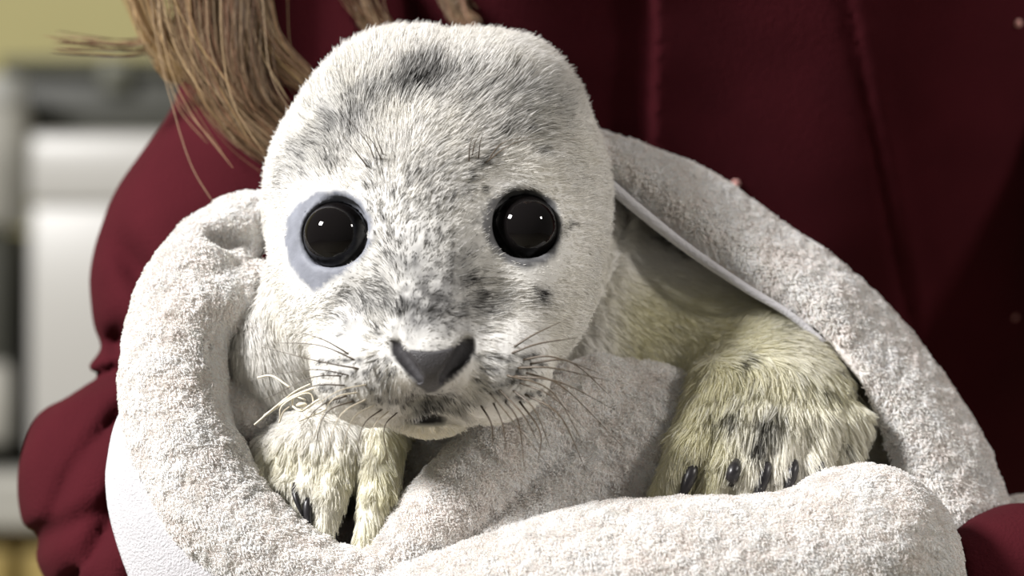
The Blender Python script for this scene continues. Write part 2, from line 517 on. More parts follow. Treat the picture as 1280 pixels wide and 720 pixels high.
# flipper beside the neck (right in the picture)
def flip_r(s):
    s.add(E(962, 485, 105, (98, 80, 78)), 34)
    s.add(E(960, 530, 72, (112, 66, 84)), 30)
    for (a, b, c, r0, r1, r2) in DIG_R:
        s.add(cone(at(*a), at(*b), r0 * .92, r1 * .8), 9); s.add(cone(at(*b), at(*c), r1 * .8, r2 * .8), 5)
DIG_R = [((905, 480, 58), (862, 560, 8), (832, 626, -6), 42, 34, 25),
         ((925, 520, 30), (903, 580, -2), (886, 632, -12), 34, 25, 17),
         ((955, 528, 24), (940, 585, -6), (932, 636, -14), 33, 24, 16),
         ((985, 530, 26), (976, 585, -2), (968, 634, -10), 33, 23, 15),
         ((1020, 530, 38), (1014, 580, 12), (1000, 626, 2), 34, 25, 16),
         ((1050, 530, 60), (1052, 575, 38), (1040, 612, 24), 36, 26, 18)]
DIG_L = [((478, 552, 20), (472, 620, -18), (456, 690, -34), 30, 26, 17),
         ((428, 570, 10), (412, 622, -18), (402, 668, -26), 28, 23, 16),
         ((400, 570, 14), (384, 614, -10), (374, 660, -16), 26, 21, 15),
         ((368, 570, 24), (352, 606, 2), (344, 642, -2), 25, 20, 14),
         ((338, 566, 36), (322, 596, 18), (316, 618, 16), 24, 19, 14)]
def flip_l(s):
    s.add(cone(at(460, 490, 120), at(420, 550, 52), 62, 54), 30)
    s.add(E(402, 568, 40, (82, 52, 50)), 24)
    for (a, b, c, r0, r1, r2) in DIG_L:
        s.add(cone(at(*a), at(*b), r0 * .95, r1 * .85), 8); s.add(cone(at(*b), at(*c), r1 * .85, r2 * .85), 5)
flip_r(seal); flip_l(seal)
# eye sockets with lids
for e, sx in ((EYE_L, -1), (EYE_R, 1)):
    n = np.array([sx * 0.07, -0.99, 0.02]); n /= np.linalg.norm(n)
    seal.cut(ell(e + n * 4 - np.array([sx * 6.0, 0, 0]), (ER + 5,) * 3), 10)
def torus(c, n, R, r):
    n = n / np.linalg.norm(n)
    def f(P):
        q = P - c; h = q @ n
        rad = np.sqrt(np.maximum((q * q).sum(1) - h * h, 0))
        return np.sqrt((rad - R) ** 2 + h * h) - r
    f.box = (c - R - r, c + R + r)
    return f
for e, sx in ((EYE_L, -1), (EYE_R, 1)):
    n = np.array([sx * 0.07, -0.99, 0.02]); n /= np.linalg.norm(n)
    seal.add(torus(e + n * 5, n, ER + 2.0, 3.5), 5)
# nostrils and mouth
NOSTR = [((495, 432, -176), (523, 472, -184), 9.5, 7.0), ((585, 430, -176), (556, 472, -184), 11.5, 8.0)]
for a, b, r0, r1 in NOSTR:
    for dd in (-14, 4):
        seal.cut(cone(at(a[0], a[1], a[2] + dd), at(b[0], b[1], b[2] + dd), r0, r1), 4)
def surf_d(px, py, sdf, d0=-260, d1=500):
    ds = np.arange(d0, d1, 1.0)
    v = sdf(np.array([at(px, py, d) for d in ds]))
    return ds[np.argmax(v < 0)]
MOUTH = catmull([at(x, y, surf_d(x, y, seal) + o) for x, y, o in ((470, 524, 1), (488, 528, 1), (508, 527, 2), (522, 523, 2), (535, 521, 2), (550, 523, 2), (566, 527, 2), (588, 530, 1), (606, 525, 1))], 17)
for a, b in zip(MOUTH[:-1], MOUTH[1:]):
    seal.cut(cone(a, b, 4.5, 4.5), 4)
m0 = surf_d(533, 526, seal)
seal.cut(ell(at(533, 525, m0), (24, 9, 6)), 5)
fd = surf_d(296, 306, tow)
tow.cut(ell(at(300, 305, fd), (50, 30, 17), rot_y(14)), 12)
CREASE = [at(x, y, surf_d(x, y, seal)) for x, y in ((778, 262), (771, 306), (756, 356), (734, 402), (708, 448))]
for a, b in zip(CREASE[:-1], CREASE[1:]):
    seal.cut(cone(a, b, 6, 6), 8)
for a, b in ((at(539, 484, -196), at(538, 512, -182)),):
    seal.cut(cone(a, b, 2.5, 3), 5)

lo = np.array([250, -230, -420]); 
lo = np.array([-440, -230, -420]); hi = np.array([640, 560, 360])
SP, SQ = surface_nets(seal, lo, hi, 5.0)
SN = grad(seal, SP)
print('seal', len(SP), len(SQ))

# coat pattern, laid on the animal (fraction of dark hair) and its colour
SPOTS = [ # px, py, rx, ry, strength, rotation
 (517, 108, 26, 13, .75, -15), (545, 100, 40, 22, .40, 0), (480, 122, 60, 18, .32, -25), (420, 165, 40, 40, .28, 35), (600, 120, 50, 24, .28, -20),
 (640, 155, 60, 30, .26, -25), (390, 200, 30, 22, .25, 20), (540, 310, 42, 75, .26, 0), (535, 340, 60, 40, .30, 0), (515, 389, 17, 13, .85, 0), (553, 392, 15, 11, .7, 0),
 (535, 370, 42, 26, .45, 0), (597, 374, 17, 24, .30, 0), (465, 372, 24, 22, .36, 0), (450, 395, 26, 18, .3, 0), (438, 405, 12, 8, .4, 0), (424, 417, 6, 6, .5, 0),
 (672, 367, 11, 10, .8, 20), (668, 380, 10, 8, .35, 0), (620, 382, 16, 20, .3, 0), (630, 170, 9, 7, .4, 0), (655, 165, 7, 5, .45, 0),
 (672, 188, 7, 6, .45, 0), (600, 205, 6, 5, .6, 0), (610, 198, 5, 5, .6, 0), (592, 212, 5, 4, .5, 0), (469, 213, 4, 4, .6, 0), (414, 207, 7, 6, .45, 0),
 (383, 222, 5, 5, .4, 0), (466, 240, 6, 10, .3, 0), (476, 275, 9, 8, .5, 0), (478, 300, 8, 6, .3, 0), (465, 262, 5, 10, .3, 0), (440, 170, 20, 8, .2, 0),
 (707, 290, 3, 6, .5, 0), (713, 281, 4, 4, .6, 0), (540, 495, 30, 22, .55, 0), (500, 500, 30, 10, .3, 0), (580, 498, 30, 12, .38, 0),
 (630, 474, 28, 13, .25, 0), (460, 482, 30, 12, .2, 0), (650, 440, 20, 20, .2, 0), (480, 440, 20, 24, .08, 0),
 (440, 150, 40, 18, .25, -40), (535, 195, 75, 50, .10, 0), (538, 265, 62, 60, .17, 0), (545, 345, 80, 40, .15, 0), (500, 415, 24, 16, .16, 0), (580, 412, 24, 16, .16, 0), (450, 90, 60, 40, .08, 0), (640, 90, 60, 40, .08, 0), (362, 215, 14, 30, .22, 20), (536, 412, 46, 22, .44, 0), (534, 380, 40, 18, .4, 0), (500, 330, 22, 30, .2, 0), (580, 335, 24, 30, .2, 0), (430, 385, 20, 26, .2, 0), (700, 130, 40, 30, .12, 0), (660, 110, 30, 18, .12, 0),
 (838, 300, 26, 10, .95, 22), (860, 312, 16, 7, .8, 25), (822, 288, 10, 8, .6, 30),
 (925, 455, 6, 5, .6, 0), (934, 448, 10, 5, .45, 0), (910, 515, 15, 14, .65, 0), (928, 488, 12, 10, .35, 0), (962, 530, 14, 26, .65, 25), (948, 548, 12, 14, .5, 0), 
 (1001, 470, 5, 10, .45, 30), (1026, 482, 7, 10, .45, 30), (1040, 455, 8, 6, .4, 0), (1060, 480, 8, 8, .35, 0), (1055, 555, 7, 6, .5, 0), (950, 478, 7, 5, .3, 0),
 (985, 410, 30, 12, .25, 0),  
]
for (x0_, y0_, nx_, ny_, w_, h_) in ((598, 440, 5, 4, 70, 48), (402, 445, 5, 4, 80, 50)):   # rows of whisker roots
    for j in range(ny_):
        for i in range(nx_ + 1):
            u = (i + 0.5 * (j % 2) + rng.uniform(-.2, .2)) / nx_; v = (j + rng.uniform(-.2, .2)) / (ny_ - 1)
            SPOTS.append((x0_ + u * w_, y0_ + v * h_ + (1 - abs(u - .5)) * 8, 5.0, 3.8, .95, 0))
for q in range(90):      # single flecks on the face
    fx, fy = rng.uniform(458, 618), rng.uniform(205, 420)
    SPOTS.append((fx, fy, rng.uniform(1.6, 3.0), rng.uniform(4, 8), rng.uniform(.3, .65), (fx - 540) * -0.12))
def coat(P, N):
    px, py = topx(P)
    n1 = fbm(P, 40, 3, 3); n2 = noise(P, 7, 9); n3 = fbm(P, 16, 21, 2)
    front = sstep(0.55, 0.0, N[:, 1])
    dark = 0.02 + 0.05 * n1 + 0.02 * n2
    wx = px + 7 * n3 + 3 * n2; wy = py + 7 * noise(P, 14, 33) 
    for (sx, sy, rx, ry, st, rt) in SPOTS:
        a = math.radians(rt); c, s_ = math.cos(a), math.sin(a)
        small = 0.35 if max(rx, ry) < 8 else 1.0
        dx = px + (wx - px) * small - sx; dy = py + (wy - py) * small - sy
        u = (dx * c + dy * s_) / rx; v = (-dx * s_ + dy * c) / ry
        m = np.exp(-(u * u + v * v) * 0.9)
        br = 1.0 if small < 1 else np.clip(0.85 + 0.6 * n2 + 0.3 * n3, 0.4, 1.4)
        dark = dark + min(1.0, st * 1.22) * m * front * br * (1 - np.clip(dark, 0, 1))
    dark = np.clip(dark, 0, 1)
    # base hair colour: silver white on the head, yellowish on flippers and chest
    whit = np.array([0.905, 0.89, 0.86]); cream = np.array([0.87, 0.83, 0.70]); yel = np.array([0.76, 0.73, 0.53]); blk = np.array([0.035, 0.033, 0.032])
    y = np.zeros(len(P))
    y = np.maximum(y, sstep(735, 810, px) * sstep(320, 400, py))
    y = np.maximum(y, sstep(535, 580, py) * sstep(700, 520, px) * 0.55)
    y = np.maximum(y, sstep(440, 490, px) * sstep(515, 550, py) * 1.0 * (P[:, 1] > -60))
    # silvery back of the paws
    y = y * (1 - 0.55 * np.exp(-((px - 985) / 50) ** 2 - ((py - 575) / 45) ** 2)) * (1 - 0.75 * np.exp(-((px - 385) / 45) ** 2 - ((py - 625) / 55) ** 2))
    y = y * (1 - 0.5 * np.exp(-((px - 1000) / 60) ** 2 - ((py - 440) / 40) ** 2))
    y = y * (1 - 0.55 * sstep(880, 930, px) * sstep(470, 520, py))
    y = np.clip(y * (1 + 0.3 * n1), 0, 1)
    cr = np.clip(0.25 + 0.5 * n1, 0, 1) * 0.5
    lipc = cream
    lip = np.exp(-((py - 538) / 11) ** 2 - ((px - 538) / 70) ** 2) * (P[:, 1] < -70)
    c = whit * (1 - cr[:, None]) + cream * cr[:, None]
    c = c * (1 - lip[:, None]) + lipc * lip[:, None]
    c = c * (1 - y[:, None]) + yel * y[:, None]
    c = c * (1 - dark[:, None]) + blk * dark[:, None]
    return c, dark
def eye_dist(P):
    return np.linalg.norm(P - EYE_L, axis=1), np.linalg.norm(P - EYE_R, axis=1)
PATCH_L = np.array([(356, 303), (360, 272), (374, 252), (398, 241), (430, 239), (452, 250), (463, 275), (462, 305), (450, 326), (428, 340), (408, 354), (393, 364), (374, 348), (361, 328)], float)
PATCH_R = np.array([(604, 278), (611, 252), (636, 235), (668, 236), (694, 254), (703, 285), (697, 314), (680, 331), (655, 336), (630, 326), (611, 305)], float)
def patch(P, poly):
    px, py = topx(P)
    return poly_sd(px, py, poly) + 2.5 * noise(P, 9, 71) + 60 * (P[:, 1] > 60)
def bare(P):
    """0 where no hair grows: round the eyes, nose pad, lips"""
    px, py = topx(P)
    return sstep(-3, 3, patch(P, PATCH_L)) * sstep(-4, 2, patch(P, PATCH_R))
NOSE_POLY = np.array([(488, 424), (500, 428), (508, 437), (540, 440), (566, 435), (578, 425), (592, 421), (594, 434), (586, 452), (570, 468), (556, 480), (542, 490), (534, 490), (522, 481), (506, 463), (492, 444)], float)
def poly_sd(px, py, poly):
    d = np.full(len(px), 1e9); ins = np.zeros(len(px), bool)
    n = len(poly)
    for i in range(n):
        a, b = poly[i], poly[(i + 1) % n]
        ex, ey = b - a; wx, wy = px - a[0], py - a[1]
        t = np.clip((wx * ex + wy * ey) / (ex * ex + ey * ey), 0, 1)
        d = np.minimum(d, (wx - ex * t) ** 2 + (wy - ey * t) ** 2)
        cond = ((a[1] > py) != (b[1] > py)) & (px < (b[0] - a[0]) * (py - a[1]) / (b[1] - a[1] + 1e-12) + a[0])
        ins ^= cond
    return np.where(ins, -1, 1) * np.sqrt(d)
def skin_colors(P, N):
    c, dark = coat(P, N)
    c = c * 0.95
    px, py = topx(P)
    fr = (P[:, 1] < 60)
    # grey damp skin round the eyes
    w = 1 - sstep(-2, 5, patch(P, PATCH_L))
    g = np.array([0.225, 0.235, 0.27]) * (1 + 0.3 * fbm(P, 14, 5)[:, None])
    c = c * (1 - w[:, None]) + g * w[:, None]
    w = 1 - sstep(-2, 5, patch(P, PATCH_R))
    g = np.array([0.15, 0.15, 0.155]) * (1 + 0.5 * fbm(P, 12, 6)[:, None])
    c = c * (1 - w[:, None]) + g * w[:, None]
    for e, r in ((EYE_L, 0), (EYE_R, 1)):      # black lid margin
        q = np.array([topx(e[None])[0][0], topx(e[None])[1][0]])
        ee = np.hypot(px - q[0] + (0 if r else 2), py - q[1])
        w = (1 - sstep(ER - 5, ER - 0.5, ee)) * fr
        c = c * (1 - w[:, None]) + np.array([0.03, 0.03, 0.033]) * w[:, None]
    # leathery nose skin and the dark lip skin in the middle of the mouth
    sd = poly_sd(px, py, NOSE_POLY)
    w = (1 - sstep(-1, 3, sd)) * (P[:, 1] < -120)
    c = c * (1 - w[:, None]) + np.array([0.055, 0.052, 0.055]) * w[:, None]
    w = 1 - sstep(0.8, 1.15, np.hypot((px - 532) / 27, (py - 524) / 7) + (P[:, 1] > -60))
    c = c * (1 - w[:, None]) + np.array([0.055, 0.052, 0.052]) * w[:, None]
    return np.clip(c, 0, 1)
pup_base = wp(620, 640, 260)
pup = empty('seal_pup', pup_base, 'spotted grey and white seal pup with black eyes wrapped in towel', 'seal')
bodyo = mesh_obj('body', world_pts(SP), SQ, M_SKIN_COAT, pup, True, skin_colors(SP, SN))

# eyes
def sphere(c, r, nu=48, nv=32):
    V = []; F = []
    for i in range(nv + 1):
        th = math.pi * i / nv
        for j in range(nu):
            ph = 2 * math.pi * j / nu
            V.append(c + r * np.array([math.sin(th) * math.cos(ph), -math.cos(th), math.sin(th) * math.sin(ph)]))
    for i in range(nv):
        for j in range(nu):
            F.append([i * nu + j, (i + 1) * nu + j, (i + 1) * nu + (j + 1) % nu, i * nu + (j + 1) % nu])
    return np.array(V), F
for e in (EYE_L, EYE_R):
    V, F = sphere(e, ER - 1)
    mesh_obj('eye', world_pts(V), F, M_EYE, pup, label='glossy black eye')
# nose pad: the leathery skin lying proud on the snout
def nose_sdf(P):
    px, py = topx(P)
    v = seal(P) - 2.5
    v = smax(v, poly_sd(px, py, NOSE_POLY), 3)
    for a, b, r0, r1 in NOSTR:
        for dd in (-20, -6, 8):
            v = smax(v, -cone(at(a[0], a[1], a[2] + dd), at(b[0], b[1], b[2] + dd), r0, r1)(P), 3)
    return smax(v, P[:, 1] + 125, 2)
NP_, NQ_ = surface_nets(nose_sdf, at(480, 500, -225), at(602, 410, -110), 1.6)
ncol = np.tile(np.array([0.055, 0.052, 0.055]), (len(NP_), 1))
mesh_obj('nose_pad', world_pts(NP_), NQ_, M_NOSE, pup, True, ncol, label='dark grey leathery nose')
# claws
CLAWS = [((868, 582, -22), (860, 602, -34), (850, 626, -32), 9), ((921, 576, -24), (914, 600, -36), (905, 628, -34), 9), ((960, 578, -22), (953, 602, -34), (944, 630, -32), 9),
         ((994, 576, -10), (989, 596, -22), (981, 624, -22), 8), ((1028, 578, 12), (1020, 598, 0), (1010, 618, -2), 7),
         ((433, 602, -36), (430, 635, -46), (424, 668, -42), 7.5), ((385, 622, -30), (384, 645, -40), (389, 672, -38), 6.5), ((368, 604, -20), (370, 622, -28), (378, 645, -28), 4.5), ((346, 612, -14), (347, 630, -20), (350, 646, -18), 5)]
for a, b, c, r in CLAWS:
    p = catmull([at(x, y, max(-70, surf_d(x, y, seal)) - o) for (x, y, _), o in ((a, 3), (b, 9), (c, 11))], 9)
    rr = [0.95 * r * x for x in (0.5, .85, 1.0, 1.0, .95, .85, .7, .5, .2)]
    V, F = tube(p, rr, 10)
    mesh_obj('claw', world_pts(V), F, M_CLAW, pup)

# fur -------------------------------------------------------------
NOSEP = at(540, 440, -170)
def fur(n):
    def wf(C, T):
        nn = SN[T].mean(1)
        px, py = topx(C)
        w = np.where(nn[:, 1] < 0.35, 1.0, 0.22)
        w = w * np.where(tow(C) < -6, 0.0, 1.0)
        w = w * np.where((px < 400) & (py > 330) & (C[:, 1] > 10), 1.2, 1.0)
        w = w * np.where((nn[:, 1] > .2) & (C[:, 1] > 380), 0.1, 1.0)
        w = w * np.where((py < 560) & (C[:, 1] < -20) , 1.35, 1.0)
        return w
    X = sample_mesh(SP, SQ, n, wf)
    X = X[rng.random(len(X)) < bare(X)]
    px, py = topx(X)
    keep = ~((poly_sd(px, py, NOSE_POLY) < 1.5) & (X[:, 1] < -120))
    mu = np.min(np.stack([np.linalg.norm(X - m, axis=1) for m in catmull(MOUTH, 30)]), axis=0)
    keep &= (mu > 6) & ~((np.hypot((px - 532) / 27, (py - 525) / 7) < 1) & (X[:, 1] < -60))
    X = X[keep]; px, py = px[keep], py[keep]
    N = grad(seal, X)
    n = len(X)
    # regions
    headw = sstep(8, -8, sealh(X))                       # 1 on the head
    fl = np.zeros(n); fr_ = np.zeros(n)
    fr_ = sstep(820, 880, px) * sstep(430, 480, py) * (X[:, 1] < 150)
    fl = sstep(500, 560, py) * (px < 505) * (X[:, 1] < 100) * (1 - headw)
    flow = X - NOSEP
    flow = flow / np.linalg.norm(flow, axis=1)[:, None]
    flow = flow + np.array([0, 0.35, 0.0])
    bf = np.array([0.55, 0.35, -0.55])
    flow = flow * headw[:, None] + bf * (1 - headw)[:, None]
    df = np.stack([(px - 960) / 260, np.full(n, -0.15), np.full(n, -1.0)], 1)
    flow = flow * (1 - fr_)[:, None] + df * fr_[:, None]
    dl = np.stack([(px - 400) / 400 - 0.05, np.full(n, -0.1), np.full(n, -1.0)], 1)
    flow = flow * (1 - fl)[:, None] + dl * fl[:, None]
    swirl = np.stack([noise(X, 45, 50), noise(X, 45, 51), noise(X, 45, 52)], 1) * 0.25
    flow = flow + swirl
    tang = flow - (flow * N).sum(1)[:, None] * N
    tang /= np.linalg.norm(tang, axis=1)[:, None] + 1e-6
    # length
    dn = np.linalg.norm(X - NOSEP, axis=1)
    L = 5.5 + 12 * sstep(90, 330, dn)
    L = L * (1 + 0.5 * sstep(150, 50, py))
    L = L * (1 - fr_ - fl).clip(0, 1) + 24 * fr_ + 16 * fl
    L = np.where((headw < .5) & (fr_ + fl < .2), 15, L)
    le = np.minimum(*[np.hypot(px - a, py - b) for a, b in ((412, 300), (655, 284))])
    L = np.where(X[:, 1] < 60, L * (0.45 + 0.55 * sstep(50, 95, le)), L)
    chest = (px < 400) & (py > 330) & (X[:, 1] > 10) & (fl < .3)
    L = np.where(chest, 21, L)
    chin = (py > 529) & (X[:, 1] < -50)
    L = np.where(chin, 9.5, L)
    L = L * rng.uniform(0.65, 1.2, n)
    tilt = 0.16 + 0.10 * sstep(150, 300, dn) + 0.30 * sstep(150, 60, py) * headw
    tilt = tilt + np.where(chest, 0.25, 0) + np.where(chin, 0.3, 0)
    tilt = tilt + 0.12 * rng.standard_normal(n)
    dirv = tang + N * np.clip(tilt, 0.08, 1.2)[:, None] + 0.16 * rng.standard_normal((n, 3))
    dirv /= np.linalg.norm(dirv, axis=1)[:, None]
    K = 4
    t = np.linspace(0, 1, K)
    pts = np.empty((n, K, 3))
    for k in range(K):
        bend = (t[k] ** 2) * 0.30
        pts[:, k] = X - N * 1.0 + (dirv * t[k] + (tang - N * 0.25) * bend) * L[:, None]
    # clumps
    nc = n // 26
    ci = rng.choice(n, nc, replace=False)
    h = 9.0
    cell = {}
    key = np.floor(X / 14).astype(int)
    ck = key[ci]
    for q, kk in enumerate(map(tuple, ck.tolist())): cell.setdefault(kk, []).append(ci[q])
    tgt = np.full(n, -1)
    keys = list(map(tuple, key.tolist()))
    for i, kk in enumerate(keys):
        c = cell.get(kk)
        if c: tgt[i] = c[i % len(c)] if len(c) < 3 else c[(i * 7) % len(c)]
    ok = tgt >= 0
    far = np.zeros(n); far[ok] = np.linalg.norm(X[ok] - X[tgt[ok]], axis=1)
    amt = (0.28 + 0.35 * np.clip(fr_ + fl, 0, 1)) * ok * (far < 16)
    for k in range(1, K):
        pts[:, k] = pts[:, k] + (pts[np.where(ok, tgt, 0), k] - pts[:, k]) * (amt * t[k])[:, None]
    c, dark = coat(X, N)
    # peppered: single dark hairs in the grey patches
    pick = rng.random(n) < np.clip(dark - .05, 0, 1) * 0.5
    c2, _ = c, None
    c = c * (1 + 0.06 * rng.standard_normal(n))[:, None]
    c[pick] *= 0.45
    lite = (~pick) & (rng.random(n) < 0.3) & (dark < .6)
    c[lite] = c[lite] * 0.6 + np.array([.9, .89, .87]) * 0.4
    c = np.clip(c, 0.01, 0.95)
    rad = np.outer(np.full(n, 1.0), np.array([0.55, 0.5, 0.36, 0.10])) * (1 + 0.25 * np.clip(fr_ + fl, 0, 1))[:, None] * S
    W = world_pts(pts.reshape(-1, 3)).reshape(n, K, 3)
    strands_obj('fur', W, rad, c, M_FUR, pup, 'stuff', 'short silvery fur with dark spots')
fur(400000)

# whiskers: each one a part
def whisker(p, r0, mat):
    dl = min(0.0, surf_d(p[0][0], p[0][1], seal) + 3 - p[0][2])
    p = catmull([at(x, y, d + dl) for x, y, d in p], 12)
    V, F = tube(p, r0 * np.linspace(1, 0.18, 12), 5)
    mesh_obj('whisker', world_pts(V), F, mat, pup)
WR = [[(640, 435, -118), (668, 418, -125), (706, 400, -120)], [(636, 443, -125), (672, 430, -135), (722, 422, -130)], [(652, 450, -112), (690, 446, -130), (748, 466, -120)],
      [(645, 460, -118), (690, 460, -140), (760, 476, -130)], [(640, 470, -122), (700, 478, -145), (768, 512, -130)], [(648, 478, -112), (690, 496, -140), (740, 545, -120)],
      [(630, 468, -130), (690, 490, -150), (735, 566, -130)], [(640, 487, -118), (668, 512, -140), (690, 566, -130)], [(622, 485, -128), (655, 520, -150), (675, 560, -140)],
      [(630, 500, -115), (648, 528, -130), (656, 590, -125)], [(616, 502, -120), (628, 530, -135), (634, 570, -130)], [(655, 492, -105), (700, 520, -130), (733, 590, -110)],
      [(610, 488, -130), (640, 525, -150), (688, 585, -150)], [(655, 465, -108), (705, 485, -125), (780, 560, -110)], [(600, 505, -122), (614, 530, -136), (616, 560, -130)],
      [(660, 455, -104), (712, 452, -120), (764, 496, -100)], [(648, 500, -100), (675, 540, -115), (672, 580, -110)]]
WL = [[(448, 452, -122), (400, 432, -130), (340, 428, -110)], [(440, 445, -120), (405, 425, -128), (372, 415, -120)], [(455, 462, -128), (400, 452, -140), (328, 434, -110)],
      [(440, 470, -120), (395, 462, -130), (345, 468, -110)], [(435, 482, -114), (395, 482, -128), (352, 498, -110)], [(450, 490, -118), (415, 500, -135), (392, 545, -115)],
      [(460, 498, -118), (425, 520, -140), (405, 575, -120)], [(470, 505, -118), (440, 525, -138), (424, 580, -120)], [(480, 510, -120), (455, 530, -140), (446, 565, -125)],
      [(445, 500, -112), (405, 520, -130), (390, 590, -110)], [(488, 512, -122), (466, 536, -136), (462, 590, -125)], [(436, 494, -108), (400, 508, -125), (372, 540, -100)],
      [(462, 480, -130), (420, 490, -150), (380, 520, -130)], [(430, 470, -112), (390, 472, -120), (330, 500, -100)], [(498, 514, -124), (480, 536, -136), (486, 585, -125)]]
WB = [[(468, 200, -95), (460, 180, -125), (436, 150, -140)], [(478, 202, -98), (466, 178, -125), (452, 165, -135)], [(460, 210, -92), (445, 190, -120), (424, 165, -130)], [(480, 196, -100), (472, 175, -125), (470, 160, -135)],
      [(590, 196, -100), (594, 178, -125), (606, 158, -140)], [(598, 200, -98), (600, 180, -125), (604, 165, -135)], [(610, 200, -92), (630, 178, -120), (668, 170, -120)], [(604, 206, -92), (640, 180, -115), (682, 172, -105)], [(586, 204, -100), (588, 180, -128), (598, 156, -140)]]
for p in WR: whisker(p, 1.5 * rng.uniform(.8, 1.15), M_WHISK)
for p in WL: whisker(p, 1.15 * rng.uniform(.8, 1.15), M_WHISK if rng.random() < .65 else M_WHISKP)
for p in WB: whisker(p, 1.0, M_WHISK)

# ------------------------------------------------------------------ towel meshes
tbase = wp(640, 1010, 200)
towel = empty('towel', tbase, 'cream terry towel bundled around the seal pup', 'towel')
def tow_cut(P):
    v = tow(P)
    m = np.nonzero(v < 40)[0]
    if len(m): v[m] = smax(v[m], 1.0 - seal(P[m]), 2)
    return v
TP, TQ = surface_nets(tow_cut, np.array([-560, -240, -900]), np.array([800, 500, 180]), 7.0)
TN = grad(tow_cut, TP)
# hollow the bundle where the pup lies in it
print('towel', len(TP))
# sheet thrown over the back
def loft(rails, nu, nv, wave=0):
    R = np.stack([catmull([at(*p) for p in r], nu) for r in rails], 1)     # (nu, m, 3)
    G = np.stack([catmull(R[i], nv) for i in range(nu)], 0)                # (nu, nv, 3)
    return G
def thick_sheet(G, th):
    nu, nv, _ = G.shape
    du = np.gradient(G, axis=0); dv = np.gradient(G, axis=1)
    n = np.cross(du, dv); n /= np.linalg.norm(n, axis=2)[..., None] + 1e-9
    A = (G + n * th / 2).reshape(-1, 3); B = (G - n * th / 2).reshape(-1, 3)
    V = np.vstack([A, B]); o = nu * nv; F = []
    I = np.arange(nu * nv).reshape(nu, nv)
    q = np.stack([I[:-1, :-1], I[1:, :-1], I[1:, 1:], I[:-1, 1:]], -1).reshape(-1, 4)
    F = np.vstack([q, q[:, ::-1] + o])
    ring = list(I[:, 0]) + list(I[-1, 1:]) + list(I[::-1, -1][1:]) + list(I[0, ::-1][1:-1])
    ring = np.array(ring); r2 = np.roll(ring, -1)
    side = np.stack([r2, ring, ring + o, r2 + o], 1)
    F = np.vstack([F, side])
    return V, F
railsD = [
 [(735, 205, 153), (800, 256, 134), (866, 308, 128), (936, 355, 116), (1002, 396, 100), (1062, 456, 76), (1102, 530, 89), (1128, 600, 69), (1165, 660, 43)],
 [(735, 190, 146), (826, 240, 126), (900, 292, 122), (968, 340, 108), (1030, 390, 92), (1092, 456, 93), (1134, 535, 73), (1165, 610, 55), (1195, 680, 31)],
 [(730, 176, 160), (836, 217, 154), (904, 258, 154), (968, 304, 146), (1042, 358, 130), (1110, 425, 132), (1165, 500, 112), (1210, 580, 92), (1238, 660, 66)],
 [(722, 168, 209), (838, 206, 214), (905, 241, 216), (966, 286, 210), (1043, 339, 196), (1113, 404, 196), (1174, 482, 174), (1224, 562, 148), (1256, 650, 112)],
 [(720, 230, 320), (850, 270, 335), (930, 330, 340), (1000, 390, 335), (1070, 450, 320), (1140, 520, 306), (1200, 600, 276), (1240, 680, 236), (1260, 750, 196)],
 [(740, 420, 420), (860, 450, 430), (930, 500, 430), (1000, 540, 420), (1060, 590, 400), (1110, 640, 380), (1160, 700, 350), (1200, 760, 300), (1220, 820, 250)]]
GD = loft(railsD, 110, 70)
GD[:, :, 1] += 5 * fbm(GD.reshape(-1, 3), 60, 77, 2).reshape(110, 70)
DV, DF = thick_sheet(GD, 11)
# bumpy terry surface
def terry(P, N, a=1.0):
    return P + N * (2.2 * noise(P, 9, 61) + 3.0 * fbm(P, 42, 62, 2))[:, None] * a
TPb = terry(TP, TN)
Vall = np.vstack([TPb, DV]); Fall = TQ.tolist() + (DF + len(TPb)).tolist()
mesh_obj('cloth', world_pts(Vall), Fall, M_TOWEL, towel)
# hems
railsH = [[(166, 490, 42), (146, 530, 40), (137, 570, 32), (134, 605, 26), (141, 655, 16), (163, 722, 4), (200, 800, -5)],
          [(170, 505, 18), (157, 545, 8), (156, 590, -4), (164, 625, -12), (180, 665, -22), (212, 725, -34), (260, 800, -40)],
          [(182, 520, 0), (184, 560, -12), (196, 605, -26), (212, 640, -38), (232, 675, -48), (268, 722, -58), (330, 800, -70)]]
GH = loft(railsH, 60, 24)
HV, HF = thick_sheet(GH, 6)
mesh_obj('hem_band', world_pts(HV), HF, M_HEM, towel, label='smooth white woven border of the towel')
hp = catmull([at(*p) for p in [(745, 216, 140), (798, 262, 114), (864, 314, 108), (934, 361, 97), (984, 391, 88), (1030, 428, 80)]], 40)
V, F = tube(hp, np.linspace(8.5, 4.0, 40), 10)
mesh_obj('hem_edge', world_pts(V), F, M_HEM, towel, label='rolled white edge of the towel')

def pile(X, N, n_len, col, sp):
    n = len(X); K = 4
    t1 = np.stack([noise(X, 12, 81), noise(X, 12, 82), noise(X, 12, 83)], 1) + 0.6 * rng.standard_normal((n, 3)) + np.array([0.2, 0, -0.55])
    t1 = t1 - (t1 * N).sum(1)[:, None] * N
    L = n_len * rng.uniform(0.6, 1.3, n) * (1 + 0.35 * noise(X, 10, 85))
    pts = np.empty((n, K, 3))
    for k, t in enumerate(np.linspace(0, 1, K)):
        pts[:, k] = X - N * 0.5 + N * (L * (t - 0.25 * t * t))[:, None] + t1 * (L * 0.50 * t * t)[:, None]
    c = col * (1 + 0.07 * rng.standard_normal(n) + 0.06 * noise(X, 30, 88))[:, None]
    rad = np.outer(np.ones(n), np.array([1.15, 1.2, 1.1, 0.7])) * S * sp
    return world_pts(pts.reshape(-1, 3)).reshape(n, K, 3), rad, np.clip(c, 0, .9)
TCOL = np.array([0.95, 0.897, 0.862])
